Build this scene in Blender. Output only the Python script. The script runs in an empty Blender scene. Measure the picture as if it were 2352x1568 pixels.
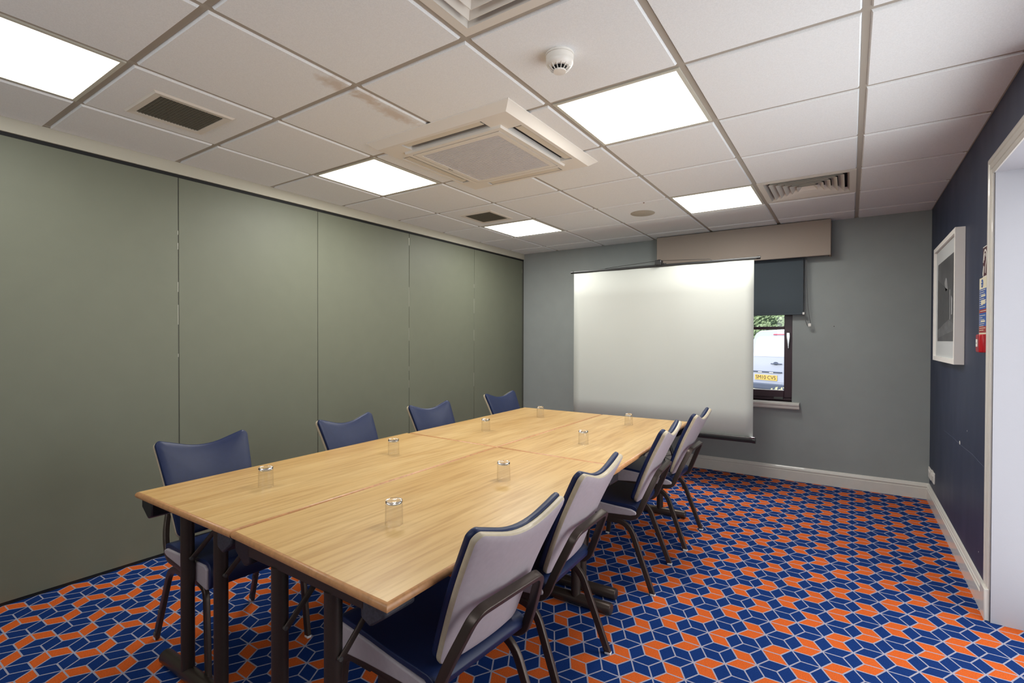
import bpy, bmesh, math, random
from mathutils import Vector, Matrix
random.seed(7)
S = bpy.context.scene
WSTR = 3.35                       # daylight strength
COL = S.collection
PI = math.pi
# ---------------------------------------------------------------- camera, world, exposure
CAMP = Vector((3.5636, -2.0056, 1.3114))
yaw, pitch, roll = 0.5863, -0.0096, 0.0027
fwd = Vector((-math.sin(yaw) * math.cos(pitch), math.cos(yaw) * math.cos(pitch), math.sin(pitch)))
r0 = Vector((math.cos(yaw), math.sin(yaw), 0)); u0 = r0.cross(fwd)
rr = r0 * math.cos(roll) + u0 * math.sin(roll); uu = -r0 * math.sin(roll) + u0 * math.cos(roll)
cam = bpy.data.objects.new('camera', bpy.data.cameras.new('camera'))
COL.objects.link(cam); S.camera = cam
cam.matrix_world = Matrix(((rr.x, uu.x, -fwd.x, CAMP.x), (rr.y, uu.y, -fwd.y, CAMP.y), (rr.z, uu.z, -fwd.z, CAMP.z), (0, 0, 0, 1)))
cam.data.sensor_width = 36; cam.data.lens = 1149.69 / 2352 * 36
cam.data.shift_x = -13.65 / 2352; cam.data.shift_y = 7.09 / 2352
cam.data.clip_start = 0.02; cam.data.clip_end = 200
W = bpy.data.worlds.new('sky'); S.world = W; W.use_nodes = True
_n, _l = W.node_tree.nodes, W.node_tree.links      # overcast sky above the horizon, added glow below it to light the ceiling
_tc = _n.new('ShaderNodeTexCoord'); _sp = _n.new('ShaderNodeSeparateXYZ'); _l.new(_tc.outputs['Generated'], _sp.inputs[0])
_cr = _n.new('ShaderNodeValToRGB'); _mr = _n.new('ShaderNodeMapRange'); _mr.inputs[1].default_value = -1; _mr.inputs[2].default_value = 1
_l.new(_sp.outputs['Z'], _mr.inputs[0]); _l.new(_mr.outputs[0], _cr.inputs[0]); _l.new(_cr.outputs[0], _n['Background'].inputs[0])
_ramp = [(-1, (1.15, 1.18, 1.2)), (-.45, (1.1, 1.13, 1.15)), (-.16, (.40, .42, .44)), (0, (.10, .11, .13)), (.10, (.12, .14, .18)), (.35, (.50, .60, .80)), (.70, (1.6, 1.85, 2.35)), (1, (2.0, 2.3, 2.9))]
_e = _cr.color_ramp.elements
for _k, (_z, _c) in enumerate(_ramp):
    _x = _e[0] if _k == 0 else (_e[1] if _k == len(_ramp) - 1 else _e.new((_z + 1) / 2))
    _x.position = (_z + 1) / 2
for _x, (_z, _c) in zip(_e, _ramp): _x.color = (*_c, 1)
_n['Background'].inputs[1].default_value = WSTR
S.view_settings.view_transform = 'Standard'; S.view_settings.look = 'None'
S.view_settings.gamma = 1; S.view_settings.use_curve_mapping = False
S.view_settings.exposure = 0.0
try:
    S.cycles.use_denoising = True
    S.cycles.max_bounces = 10; S.cycles.diffuse_bounces = 6; S.cycles.glossy_bounces = 4
    S.cycles.transmission_bounces = 10; S.cycles.transparent_max_bounces = 12
    S.cycles.sample_clamp_indirect = 6
except Exception:
    pass
LAMP = 2.2          # emission of the ceiling light diffusers
LAMPW, LSPREAD = 20.0, 180
XL, YF, XR, H = 0.12, 3.3217, 4.1162, 2.3942
YB = -3.3           # wall behind the camera
XO = 4.46           # outer face of the thick window wall on the right

def portal(name, loc, rot, sx, sy):
    l = bpy.data.lights.new(name, 'AREA'); l.shape = 'RECTANGLE'; l.size = sx; l.size_y = sy
    l.cycles.is_portal = True
    o = bpy.data.objects.new(name, l); COL.objects.link(o); o.location = loc; o.rotation_euler = rot
    return o
portal('daylight_portal', (XO - .01, .085, 1.05), (0, PI / 2, 0), 2.1, 2.2)
portal('back_portal', (2.4, -3.49, 1.835), (PI / 2, 0, 0), 3.2, .97)
portal('transom_portal', (XO - .01, -0.65, 2.25), (0, PI / 2, 0), .24, 2.3)
portal('window_portal', (2.57, YF + .26, 1.4), (-PI / 2, 0, 0), 1.08, 1.3)

# ---------------------------------------------------------------- helpers
def link(name, me, mats, parent=None):
    o = bpy.data.objects.new(name, me); COL.objects.link(o)
    for m in (mats if isinstance(mats, (list, tuple)) else [mats]): me.materials.append(m)
    if parent is not None: o.parent = parent
    return o
def obj(name, bm, mats, parent=None, smooth=True, bev=0, seg=2):
    bmesh.ops.recalc_face_normals(bm, faces=bm.faces)
    me = bpy.data.meshes.new(name); bm.to_mesh(me); bm.free()
    if smooth:
        try: me.shade_smooth()
        except Exception: pass
        try: me.set_sharp_from_angle(angle=math.radians(38))
        except Exception: pass
    o = link(name, me, mats, parent)
    if bev:
        b = o.modifiers.new('bevel', 'BEVEL'); b.width = bev; b.segments = seg; b.limit_method = 'ANGLE'; b.angle_limit = math.radians(40)
        b.harden_normals = False
    return o
def tag(o, label=None, cat=None, group=None, kind=None):
    if label: o['label'] = label
    if cat: o['category'] = cat
    if group: o['group'] = group
    if kind: o['kind'] = kind
    return o
def empty(name, loc=(0, 0, 0), rz=0):
    o = bpy.data.objects.new(name, None); COL.objects.link(o)
    o.location = loc; o.rotation_euler = (0, 0, rz); o.empty_display_size = .1
    return o
def struct(name, bm, mats, parent=None, **k):
    o = obj(name, bm, mats, parent, **k)
    if parent is None: o['kind'] = 'structure'
    return o
def copy_tree(o, parent=None):
    c = o.copy(); COL.objects.link(c); c.parent = parent
    for ch in [x for x in bpy.data.objects if x.parent is o]:
        copy_tree(ch, c)
    return c
def B(*boxes, mi=None):
    """boxes: (x0,x1,y0,y1,z0,z1)"""
    bm = bmesh.new()
    for b in boxes: box(bm, *b)
    return bm
def box(bm, x0, x1, y0, y1, z0, z1, mi=0):
    v = [bm.verts.new((x, y, z)) for x in (x0, x1) for y in (y0, y1) for z in (z0, z1)]
    for f in ((0, 1, 3, 2), (4, 6, 7, 5), (0, 4, 5, 1), (2, 3, 7, 6), (0, 2, 6, 4), (1, 5, 7, 3)):
        q = bm.faces.new([v[i] for i in f]); q.material_index = mi
def quad(bm, pts, mi=0):
    f = bm.faces.new([bm.verts.new(p) for p in pts]); f.material_index = mi; return f
def prism(bm, pts, d, mi=0):
    """pts: closed polygon of Vectors; d: extrusion vector"""
    d = Vector(d); a = [bm.verts.new(p) for p in pts]; b = [bm.verts.new(Vector(p) + d) for p in pts]
    n = len(pts)
    fs = [bm.faces.new(a), bm.faces.new(b[::-1])]
    for i in range(n): fs.append(bm.faces.new((a[i], b[i], b[(i + 1) % n], a[(i + 1) % n])))
    for f in fs: f.material_index = mi
def lathe(bm, prof, n=32, c=(0, 0, 0), mi=0, axis='z'):
    rings = []
    for r, z in prof:
        ring = []
        if r < 1e-6:
            ring = [bm.verts.new((c[0], c[1], c[2] + z) if axis == 'z' else (c[0] + z, c[1], c[2]))] * n
        else:
            for i in range(n):
                a = 2 * PI * i / n
                p = (c[0] + r * math.cos(a), c[1] + r * math.sin(a), c[2] + z) if axis == 'z' else (c[0] + z, c[1] + r * math.cos(a), c[2] + r * math.sin(a))
                ring.append(bm.verts.new(p))
        rings.append(ring)
    for a, b in zip(rings, rings[1:]):
        for i in range(n):
            j = (i + 1) % n
            vs = []
            for v in (a[i], a[j], b[j], b[i]):
                if v not in vs: vs.append(v)
            if len(vs) > 2: bm.faces.new(vs).material_index = mi
def fillet(pts, rad, n=6):
    P = [Vector(p) for p in pts]; out = [P[0]]
    for i in range(1, len(P) - 1):
        a, b, c = P[i - 1], P[i], P[i + 1]
        r = rad[i - 1] if isinstance(rad, (list, tuple)) else rad
        d1 = (a - b).normalized(); d2 = (c - b).normalized()
        t = min(r, (a - b).length * .48, (c - b).length * .48)
        p0 = b + d1 * t; p2 = b + d2 * t
        for k in range(n + 1):
            s = k / n; out.append(p0 * (1 - s) ** 2 + b * 2 * s * (1 - s) + p2 * s * s)
    out.append(P[-1]); return out
def rsec(w, h, r=.3, n=3):
    """rounded rectangle section"""
    r = min(w, h) * r; out = []
    for cx, cy, a0 in ((w / 2 - r, h / 2 - r, 0), (-w / 2 + r, h / 2 - r, PI / 2), (-w / 2 + r, -h / 2 + r, PI), (w / 2 - r, -h / 2 + r, 1.5 * PI)):
        for k in range(n + 1):
            a = a0 + PI / 2 * k / n; out.append((cx + r * math.cos(a), cy + r * math.sin(a)))
    return out
def csec(r, n=14): return [(r * math.cos(2 * PI * i / n), r * math.sin(2 * PI * i / n)) for i in range(n)]
def sweep(bm, pts, sec, nrm, mi=0, closed=False):
    P = [Vector(p) for p in pts]; n = len(P); N = Vector(nrm); rings = []
    for i in range(n):
        if closed: t = (P[(i + 1) % n] - P[i - 1]).normalized()
        else: t = ((P[min(i + 1, n - 1)] - P[max(i - 1, 0)])).normalized()
        N = (N - t * N.dot(t)).normalized(); Bv = t.cross(N)
        rings.append([bm.verts.new(P[i] + N * a + Bv * b) for a, b in sec])
    m = len(sec); R = range(n) if closed else range(n - 1)
    for i in R:
        a, b = rings[i], rings[(i + 1) % n]
        for k in range(m): bm.faces.new((a[k], a[(k + 1) % m], b[(k + 1) % m], b[k])).material_index = mi
    if not closed:
        bm.faces.new(rings[0][::-1]).material_index = mi; bm.faces.new(rings[-1]).material_index = mi
def tube(p, q, r, n=14):
    bm = bmesh.new(); d = Vector(q) - Vector(p)
    sweep(bm, [p, q], csec(r, n), (1, 0, 0) if abs(d.normalized().x) < .8 else (0, 1, 0)); return bm
def text_bm(s, size, ext=0.001):
    c = bpy.data.curves.new('lettering', 'FONT'); c.body = s; c.size = size; c.extrude = ext; c.align_x = 'CENTER'; c.align_y = 'CENTER'
    o = bpy.data.objects.new('lettering', c); COL.objects.link(o)
    dg = bpy.context.evaluated_depsgraph_get(); me = bpy.data.meshes.new_from_object(o.evaluated_get(dg))
    bpy.data.objects.remove(o); bm = bmesh.new(); bm.from_mesh(me); return bm

# ---------------------------------------------------------------- materials
def srgb(r, g, b):
    f = lambda c: (c / 255 / 12.92) if c / 255 <= .04045 else ((c / 255 + .055) / 1.055) ** 2.4
    return (f(r), f(g), f(b), 1)
def mat(name, col, rough=.5, metal=0, noise=0, nscale=40, bump=0, bscale=300, spec=.5, coat=0, sheen=0):
    m = bpy.data.materials.new(name); m.use_nodes = True; nt = m.node_tree; N = nt.nodes; L = nt.links
    b = N['Principled BSDF']
    b.inputs['Base Color'].default_value = col; b.inputs['Roughness'].default_value = rough; b.inputs['Metallic'].default_value = metal
    b.inputs['Specular IOR Level'].default_value = spec
    if coat: b.inputs['Coat Weight'].default_value = coat
    if sheen: b.inputs['Sheen Weight'].default_value = sheen
    tc = N.new('ShaderNodeTexCoord')
    if noise:
        n = N.new('ShaderNodeTexNoise'); n.inputs['Scale'].default_value = nscale; n.inputs['Detail'].default_value = 5
        L.new(tc.outputs['Object'], n.inputs['Vector'])
        mp = N.new('ShaderNodeMapRange'); mp.inputs[1].default_value = .3; mp.inputs[2].default_value = .7
        mp.inputs[3].default_value = 1 - noise; mp.inputs[4].default_value = 1 + noise
        L.new(n.outputs['Fac'], mp.inputs[0])
        mx = N.new('ShaderNodeVectorMath'); mx.operation = 'SCALE'; mx.inputs[0].default_value = col[:3]
        L.new(mp.outputs[0], mx.inputs['Scale']); L.new(mx.outputs[0], b.inputs['Base Color'])
    if bump:
        n2 = N.new('ShaderNodeTexNoise'); n2.inputs['Scale'].default_value = bscale; n2.inputs['Detail'].default_value = 3
        L.new(tc.outputs['Object'], n2.inputs['Vector'])
        bp = N.new('ShaderNodeBump'); bp.inputs['Strength'].default_value = bump; bp.inputs['Distance'].default_value = .002
        L.new(n2.outputs['Fac'], bp.inputs['Height']); L.new(bp.outputs[0], b.inputs['Normal'])
    return m
def emit(name, col, s):
    m = bpy.data.materials.new(name); m.use_nodes = True; nt = m.node_tree
    b = nt.nodes['Principled BSDF']; b.inputs['Base Color'].default_value = (.8, .8, .8, 1)
    b.inputs['Emission Color'].default_value = col; b.inputs['Emission Strength'].default_value = s
    return m
def glassmat(name, rough=0):
    m = bpy.data.materials.new(name); m.use_nodes = True; nt = m.node_tree
    b = nt.nodes['Principled BSDF']; b.inputs['Base Color'].default_value = (1, 1, 1, 1); b.inputs['Roughness'].default_value = rough
    b.inputs['Transmission Weight'].default_value = 1; b.inputs['IOR'].default_value = 1.47
    return m
def panemat(name, tint=(1, 1, 1, 1), edge=.9):
    m = bpy.data.materials.new(name); m.use_nodes = True; nt = m.node_tree; N = nt.nodes; N.remove(N['Principled BSDF'])
    t = N.new('ShaderNodeBsdfTransparent'); t.inputs[0].default_value = tint
    g = N.new('ShaderNodeBsdfGlossy'); g.inputs['Roughness'].default_value = .02
    lw = N.new('ShaderNodeLayerWeight'); lw.inputs[0].default_value = .5
    pw = N.new('ShaderNodeMath'); pw.operation = 'POWER'; pw.inputs[1].default_value = 5; nt.links.new(lw.outputs['Facing'], pw.inputs[0])
    f = N.new('ShaderNodeMath'); f.operation = 'MULTIPLY_ADD'; f.inputs[1].default_value = edge; f.inputs[2].default_value = .03; nt.links.new(pw.outputs[0], f.inputs[0])
    x = N.new('ShaderNodeMixShader'); nt.links.new(f.outputs[0], x.inputs[0]); nt.links.new(t.outputs[0], x.inputs[1]); nt.links.new(g.outputs[0], x.inputs[2])
    nt.links.new(x.outputs[0], N['Material Output'].inputs[0]); return m

M = dict(
    wall_grey=mat('grey_paint', srgb(144, 149, 147), .75, noise=.03, nscale=6, bump=.25, bscale=220),
    partition=mat('sage_grey_laminate', srgb(104, 107, 91), .55, noise=.025, nscale=9, bump=.1, bscale=500),
    seam=mat('partition_seam', srgb(78, 78, 70), .5), seamlight=mat('worn_aluminium_edge', srgb(190, 188, 175), .4, metal=.4),
    black=mat('black_rubber', srgb(18, 18, 18), .7), trim=mat('white_gloss_paint', srgb(208, 204, 196), .28, noise=.02, nscale=20, coat=.2),
    rail=mat('cream_track_paint', srgb(188, 184, 168), .5),
    reveal=mat('white_reveal_paint', srgb(168, 168, 175), .7, bump=.1),
    tee=mat('ceiling_grid_paint', srgb(170, 163, 152), .5), lightframe=mat('light_frame', srgb(200, 198, 185), .4),
    acplastic=mat('warm_white_plastic', srgb(228, 223, 214), .45), acgrille=mat('pale_grille_plastic', srgb(228, 226, 228), .5),
    darkslot=mat('dark_fill', srgb(22, 22, 22), .9), vane=mat('vane_plastic', srgb(216, 208, 192), .5), ventmetal=mat('vent_paint', srgb(220, 215, 205), .5),  # darkslot: near-black colour standing in for the shade inside openings
    eggcrate=mat('eggcrate_metal', srgb(112, 106, 92), .5, metal=.2), spk=mat('speaker_mesh', srgb(176, 168, 152), .8, noise=.2, nscale=900),
    smoke=mat('detector_plastic', srgb(232, 228, 220), .3),
    pelmet=mat('beige_woven_fabric', srgb(156, 143, 132), .95, noise=.08, nscale=300, bump=.4, bscale=900),
    blind=mat('charcoal_blind_fabric', srgb(66, 74, 80), .9, noise=.05, nscale=400, bump=.1),
    whiteplastic=mat('white_plastic', srgb(225, 222, 215), .4), chain=mat('grey_bead_chain', srgb(92, 92, 94), .4),
    screen=mat('matte_white_screen', srgb(184, 186, 180), .85, noise=.01, nscale=3), screenedge=mat('screen_back_black', srgb(25, 25, 25), .8),
    blackmetal=mat('black_painted_metal', srgb(24, 24, 25), .35, spec=.6), grey_cap=mat('case_grey_metal', srgb(88, 88, 86), .4, metal=.5), chrome=mat('chrome', srgb(225, 225, 228), .15, metal=1),
    tubemetal=mat('brown_grey_powder_coat', srgb(72, 62, 56), .32, metal=.55, noise=.04, nscale=200),
    legmetal=mat('taupe_powder_coat', srgb(60, 52, 47), .38, metal=.4, noise=.05, nscale=200),
    vinyl=mat('navy_vinyl', srgb(20, 33, 68), .42, noise=.06, nscale=60, bump=.12, bscale=900, spec=.35),
    shell=mat('taupe_vinyl', srgb(164, 155, 160), .42, noise=.04, nscale=60, bump=.1, bscale=900),
    rim=mat('beige_vinyl_welt', srgb(172, 160, 138), .42, noise=.06, nscale=80),
    cap=mat('clear_foot_cap', srgb(205, 205, 205), .25),
    corner=mat('black_corner_plastic', srgb(28, 28, 32), .4, noise=.3, nscale=120), scuffed=mat('scuffed_black_plastic', srgb(50, 52, 60), .5, noise=.4, nscale=150),
    edge=mat('beech_edge_band', srgb(176, 128, 84), .38, noise=.16, nscale=60), glass=glassmat('drinking_glass'), thinglass=panemat('thin_glass_wall', (.97, .97, .97, 1), .9),
    pane=panemat('window_pane'), frame=mat('dark_maroon_window_paint', srgb(58, 34, 44), .35),
    photoframe=mat('white_box_frame', srgb(236, 232, 226), .5), mount=mat('white_mount_card', srgb(196, 198, 198), .6),
    maroon=mat('maroon_sign', srgb(74, 28, 38), .5), white=mat('white_print', srgb(225, 222, 214), .5), blue=mat('blue_print', srgb(40, 84, 160), .5),
    cream=mat('cream_notice_card', srgb(222, 214, 186), .5), redprint=mat('red_print', srgb(150, 40, 40), .5), red=mat('red_plastic', srgb(176, 12, 28), .3), darkred=mat('red_label', srgb(150, 40, 52), .4),
    van=mat('silver_van_paint', srgb(164, 170, 188), .35, coat=.4), vanglass=mat('van_glass', srgb(182, 190, 204), .08, spec=.8), vangrey=mat('van_grey_plastic', srgb(66, 76, 98), .5), tyre=mat('tyre', srgb(30, 30, 30), .8),
    plate=mat('yellow_number_plate', srgb(206, 172, 84), .4), plateblack=mat('plate_black', srgb(30, 30, 38), .5), brake=mat('red_lens', srgb(186, 50, 80), .3),
    leaf=mat('hedge_leaf', srgb(136, 156, 116), .6, noise=.3, nscale=4), leafdark=mat('hedge_core', srgb(86, 108, 84), .8, noise=.4, nscale=8),
    gravel=mat('gravel_ground', srgb(104, 102, 98), .9, noise=.25, nscale=30, bump=.8, bscale=30), shrub=mat('pale_shrub_leaf', srgb(176, 174, 136), .6, noise=.3, nscale=10),
    orange=mat('carpet_orange', srgb(192, 88, 36), .95, noise=.22, nscale=260, bump=.7, bscale=420, spec=.08),
    cblue=mat('carpet_blue', srgb(17, 46, 102), .95, noise=.25, nscale=260, bump=.7, bscale=420, spec=.08),
    cline=mat('carpet_line', srgb(150, 148, 162), .95, noise=.15, nscale=300, bump=.7, bscale=420, spec=.08),
    cunder=mat('carpet_base', srgb(40, 50, 90), .95),
    lamp=emit('light_diffuser', (1.0, .97, .89, 1), LAMP),
)

def navy_wall():
    m = mat('navy_wall_paint', srgb(29, 39, 66), .5, noise=.06, nscale=5, bump=.12, bscale=300)
    nt = m.node_tree; N = nt.nodes; L = nt.links; b = N['Principled BSDF']
    tc = N.new('ShaderNodeNewGeometry'); n = N.new('ShaderNodeTexNoise'); n.inputs['Scale'].default_value = 3
    mp = N.new('ShaderNodeMapping'); mp.inputs['Scale'].default_value = (1, 1, .5)
    L.new(tc.outputs['Position'], mp.inputs[0]); L.new(mp.outputs[0], n.inputs['Vector'])
    r = N.new('ShaderNodeMapRange'); r.inputs[1].default_value = .3; r.inputs[2].default_value = .7; r.inputs[3].default_value = .42; r.inputs[4].default_value = .55
    L.new(n.outputs['Fac'], r.inputs[0]); L.new(r.outputs[0], b.inputs['Roughness'])
    return m
M['navy'] = navy_wall()

def tile_mat():
    m = mat('mineral_ceiling_tile', srgb(214, 204, 196), .9, bump=.15, bscale=500)
    nt = m.node_tree; N = nt.nodes; L = nt.links; b = N['Principled BSDF']
    g = N.new('ShaderNodeNewGeometry')
    # speckle
    n = N.new('ShaderNodeTexNoise'); n.inputs['Scale'].default_value = 240; L.new(g.outputs['Position'], n.inputs['Vector'])
    r = N.new('ShaderNodeMapRange'); r.inputs[1].default_value = .3; r.inputs[2].default_value = .7; r.inputs[3].default_value = .95; r.inputs[4].default_value = 1.04
    L.new(n.outputs['Fac'], r.inputs[0])
    v = N.new('ShaderNodeVectorMath'); v.operation = 'SCALE'; v.inputs[0].default_value = srgb(234, 237, 238)[:3]; L.new(r.outputs[0], v.inputs['Scale'])
    last = v.outputs[0]
    # old water stains on the tiles beside the air conditioner
    for (cx, cy, sx, sy) in ((1.74, -.66, .055, .10), (1.755, -.52, .045, .09), (1.735, -.33, .05, .16)):
        mp = N.new('ShaderNodeMapping'); mp.vector_type = 'POINT'
        mp.inputs['Location'].default_value = (-cx / sx, -cy / sy, 0); mp.inputs['Scale'].default_value = (1 / sx, 1 / sy, 0)
        L.new(g.outputs['Position'], mp.inputs[0])
        le = N.new('ShaderNodeVectorMath'); le.operation = 'LENGTH'; L.new(mp.outputs[0], le.inputs[0])
        nn = N.new('ShaderNodeTexNoise'); nn.inputs['Scale'].default_value = 28; nn.inputs['Detail'].default_value = 6; L.new(g.outputs['Position'], nn.inputs['Vector'])
        a = N.new('ShaderNodeMath'); a.operation = 'MULTIPLY_ADD'; a.inputs[1].default_value = 1.6; L.new(nn.outputs['Fac'], a.inputs[0]); L.new(le.outputs['Value'], a.inputs[2])
        r2 = N.new('ShaderNodeMapRange'); r2.inputs[1].default_value = 1.1; r2.inputs[2].default_value = 1.9; r2.inputs[3].default_value = .55; r2.inputs[4].default_value = 0
        L.new(a.outputs[0], r2.inputs[0])
        mx = N.new('ShaderNodeMix'); mx.data_type = 'RGBA'; mx.inputs['B'].default_value = srgb(190, 166, 138)
        L.new(r2.outputs[0], mx.inputs['Factor']); L.new(last, mx.inputs['A']); last = mx.outputs['Result']
    L.new(last, b.inputs['Base Color']); return m
M['tile'] = tile_mat()

def oak():
    m = mat('light_oak_laminate', srgb(214, 178, 118), .33, spec=.45)
    nt = m.node_tree; N = nt.nodes; L = nt.links; b = N['Principled BSDF']
    tc = N.new('ShaderNodeTexCoord'); oi = N.new('ShaderNodeObjectInfo')
    ad = N.new('ShaderNodeVectorMath'); ad.operation = 'ADD'
    sc = N.new('ShaderNodeVectorMath'); sc.operation = 'SCALE'; sc.inputs['Scale'].default_value = 7.3
    cb = N.new('ShaderNodeCombineXYZ')
    for i in range(3): L.new(oi.outputs['Random'], cb.inputs[i])
    L.new(cb.outputs[0], sc.inputs[0]); L.new(tc.outputs['Object'], ad.inputs[0]); L.new(sc.outputs[0], ad.inputs[1])
    def nz(scale, stretch, det, dist=0):
        mp = N.new('ShaderNodeMapping'); mp.inputs['Scale'].default_value = (1, stretch, 1); L.new(ad.outputs[0], mp.inputs[0])
        n = N.new('ShaderNodeTexNoise'); n.inputs['Scale'].default_value = scale; n.inputs['Detail'].default_value = det; n.inputs['Distortion'].default_value = dist
        L.new(mp.outputs[0], n.inputs['Vector']); return n.outputs['Fac']
    a = nz(7, .16, 5, .8); c = nz(60, .06, 4, .3); d = nz(2.2, .35, 2, .4)
    def cr(f, s0, s1, c0, c1):
        r = N.new('ShaderNodeValToRGB'); r.color_ramp.elements[0].position = s0; r.color_ramp.elements[1].position = s1
        r.color_ramp.elements[0].color = c0; r.color_ramp.elements[1].color = c1; L.new(f, r.inputs[0]); return r.outputs[0]
    base = cr(a, .3, .72, srgb(190, 154, 99), srgb(206, 175, 122))
    fine = cr(c, .34, .56, srgb(232, 224, 212), (1, 1, 1, 1))
    big = cr(d, .3, .7, srgb(246, 238, 224), (1, 1, 1, 1))
    m1 = N.new('ShaderNodeVectorMath'); m1.operation = 'MULTIPLY'; L.new(base, m1.inputs[0]); L.new(fine, m1.inputs[1])
    m2 = N.new('ShaderNodeVectorMath'); m2.operation = 'MULTIPLY'; L.new(m1.outputs[0], m2.inputs[0]); L.new(big, m2.inputs[1])
    L.new(m2.outputs[0], b.inputs['Base Color'])
    return m
M['oak'] = oak()

def photo_mat():
    # a dark black and white street photograph: soft cloud, sky gradient of the print itself
    m = mat('photograph_print', srgb(80, 80, 82), .35, noise=.35, nscale=6); return m
M['photo'] = photo_mat(); M['photo_dark'] = mat('photograph_building', srgb(66, 66, 68), .35, noise=.3, nscale=25)
M['photo_light'] = mat('photograph_highlight', srgb(150, 150, 152), .35, noise=.2, nscale=14)
M['photo_road'] = mat('photograph_street', srgb(100, 100, 102), .35, noise=.35, nscale=18)

# ---------------------------------------------------------------- floor carpet
def carpet():
    bm = bmesh.new(); a = .1253; sx = a * math.sqrt(3) / 2; ox, oy = 3.3667, .3931
    x0, x1, y0, y1 = XL - .15, XO, YB, YF
    hw = .0029; cut = []
    def rhomb(c1, c2, p, q, mi):
        # p,q star vertices (long diagonal), c1,c2 centroids
        V = [Vector((*p, 0)), Vector((*c1, 0)), Vector((*q, 0)), Vector((*c2, 0))]
        cen = sum(V, Vector()) / 4
        if not (x0 - .05 < cen.x < x1 + .05 and y0 - .05 < cen.y < y1 + .05): return
        # inset so that each edge moves in by hw
        long_, short = (V[2] - V[0]).length / 2, (V[3] - V[1]).length / 2
        el = math.hypot(long_, short); d = long_ * short / el; k = (d - hw) / d
        I = [cen + (v - cen) * k for v in V]
        o = [bm.verts.new((min(max(v.x, x0), x1), min(max(v.y, y0), y1), 0)) for v in V]
        n = [bm.verts.new((min(max(v.x, x0), x1), min(max(v.y, y0), y1), 0)) for v in I]
        bm.faces.new(n).material_index = mi
        for i in range(4): bm.faces.new((o[i], o[(i + 1) % 4], n[(i + 1) % 4], n[i])).material_index = 2
    c0 = int((x0 - ox) / sx) - 2; c1_ = int((x1 - ox) / sx) + 2
    for c in range(c0, c1_ + 1):
        rlo = int((y0 - oy) / a - c / 2) - 2; rhi = int((y1 - oy) / a - c / 2) + 2
        for r in range(rlo, rhi + 1):
            x, y = ox + sx * c, oy + a * (r + c / 2)
            t = a / math.sqrt(3)
            # vertical edge, always blue
            p, q = (x, y), (x, y + a)
            rhomb((x - t / 2, y + a / 2), (x + t / 2, y + a / 2), p, q, 1)
            for sgn in (1, -1):
                q = (x + sx, y + sgn * a / 2); mid = ((x + q[0]) / 2, (y + q[1]) / 2)
                ux, uy = (q[0] - x) / a, (q[1] - y) / a
                ca = (mid[0] - uy * t / 2, mid[1] + ux * t / 2); cb = (mid[0] + uy * t / 2, mid[1] - ux * t / 2)
                # orange zigzags: odd columns start at star E, even columns end at star K
                left = c < -13                                # the second carpet width, joined under the tables
                if (c + left) % 2: ry = y
                else: ry = q[1]
                k = round((ry - (oy + 1.5 * a)) / a - (.5 if left else 0))
                orange = (k % 2 == 0) if (c + left) % 2 else (k % 2 == 1)
                rhomb(ca, cb, (x, y), q, 0 if orange else 1)
    bmesh.ops.recalc_face_normals(bm, faces=bm.faces)
    for f in bm.faces:
        if f.normal.z < 0: f.normal_flip()
    me = bpy.data.meshes.new('floor'); bm.to_mesh(me); bm.free()
    o = link('floor', me, [M['orange'], M['cblue'], M['cline'], M['cunder']]); o['kind'] = 'structure'
carpet()

# ---------------------------------------------------------------- walls
def rects_minus(bm, u0, u1, v0, v1, holes, f):
    """wall slab pieces around rectangular holes; f(u0,u1,v0,v1) adds a box"""
    us = sorted({u0, u1, *[h[0] for h in holes], *[h[1] for h in holes]}); 
    for a, b in zip(us, us[1:]):
        vs = [(v0, v1)]
        for h in holes:
            if h[0] <= a + 1e-6 and h[1] >= b - 1e-6:
                nv = []
                for (p, q) in vs:
                    if h[2] > p: nv.append((p, min(q, h[2])))
                    if h[3] < q: nv.append((max(p, h[3]), q))
                vs = nv
        for (p, q) in vs: f(a, b, p, q)
WX0, WX1, WZ0, WZ1 = 2.03, 3.11, .735, 2.06
bm = bmesh.new()
rects_minus(bm, XL - .3, XR, 0, H + .25, [(WX0, WX1, WZ0, WZ1)], lambda a, b, p, q: box(bm, a, b, YF, YF + .28, p, q))
struct('wall_far', bm, M['wall_grey'], smooth=False)
OP = (-1.0, 1.145, 0, 2.09); TR = (-1.0, .50, 2.145, 2.375)
bm = bmesh.new()
def rw(a, b, p, q): box(bm, XR, XO, a, b, p, q)
rects_minus(bm, YB, YF + .28, 0, H + .25, [OP, TR], rw)
bm.normal_update()
bmesh.ops.recalc_face_normals(bm, faces=bm.faces)
for f in bm.faces:
    f.material_index = 0 if f.normal.x < -.9 else 1
o = struct('wall_right', bm, [M['navy'], M['reveal']], smooth=False)
bm = bmesh.new(); BW = (.8, 4.0, 1.35, 2.32)
rects_minus(bm, XL - .3, XO, 0, H + .25, [BW], lambda a, b, p, q: box(bm, a, b, YB - .2, YB, p, q))
struct('wall_back', bm, M['wall_grey'], smooth=False)
w3 = empty('added_rear_window'); w3['kind'] = 'structure'; bm = bmesh.new()  # unseen rear window, added to brighten the far ceiling
for x in (BW[0], (BW[0] + BW[1]) / 2 - .03, BW[1] - .06): box(bm, x, x + .06, YB - .14, YB - .08, BW[2], BW[3])
for z in (BW[2], BW[3] - .06): box(bm, BW[0], BW[1], YB - .1399, YB - .0801, z, z + .06)
obj('frame', bm, M['frame'], w3, smooth=False); obj('pane', B((BW[0], BW[1], YB - .113, YB - .107, BW[2], BW[3])), M['pane'], w3, smooth=False)
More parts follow.
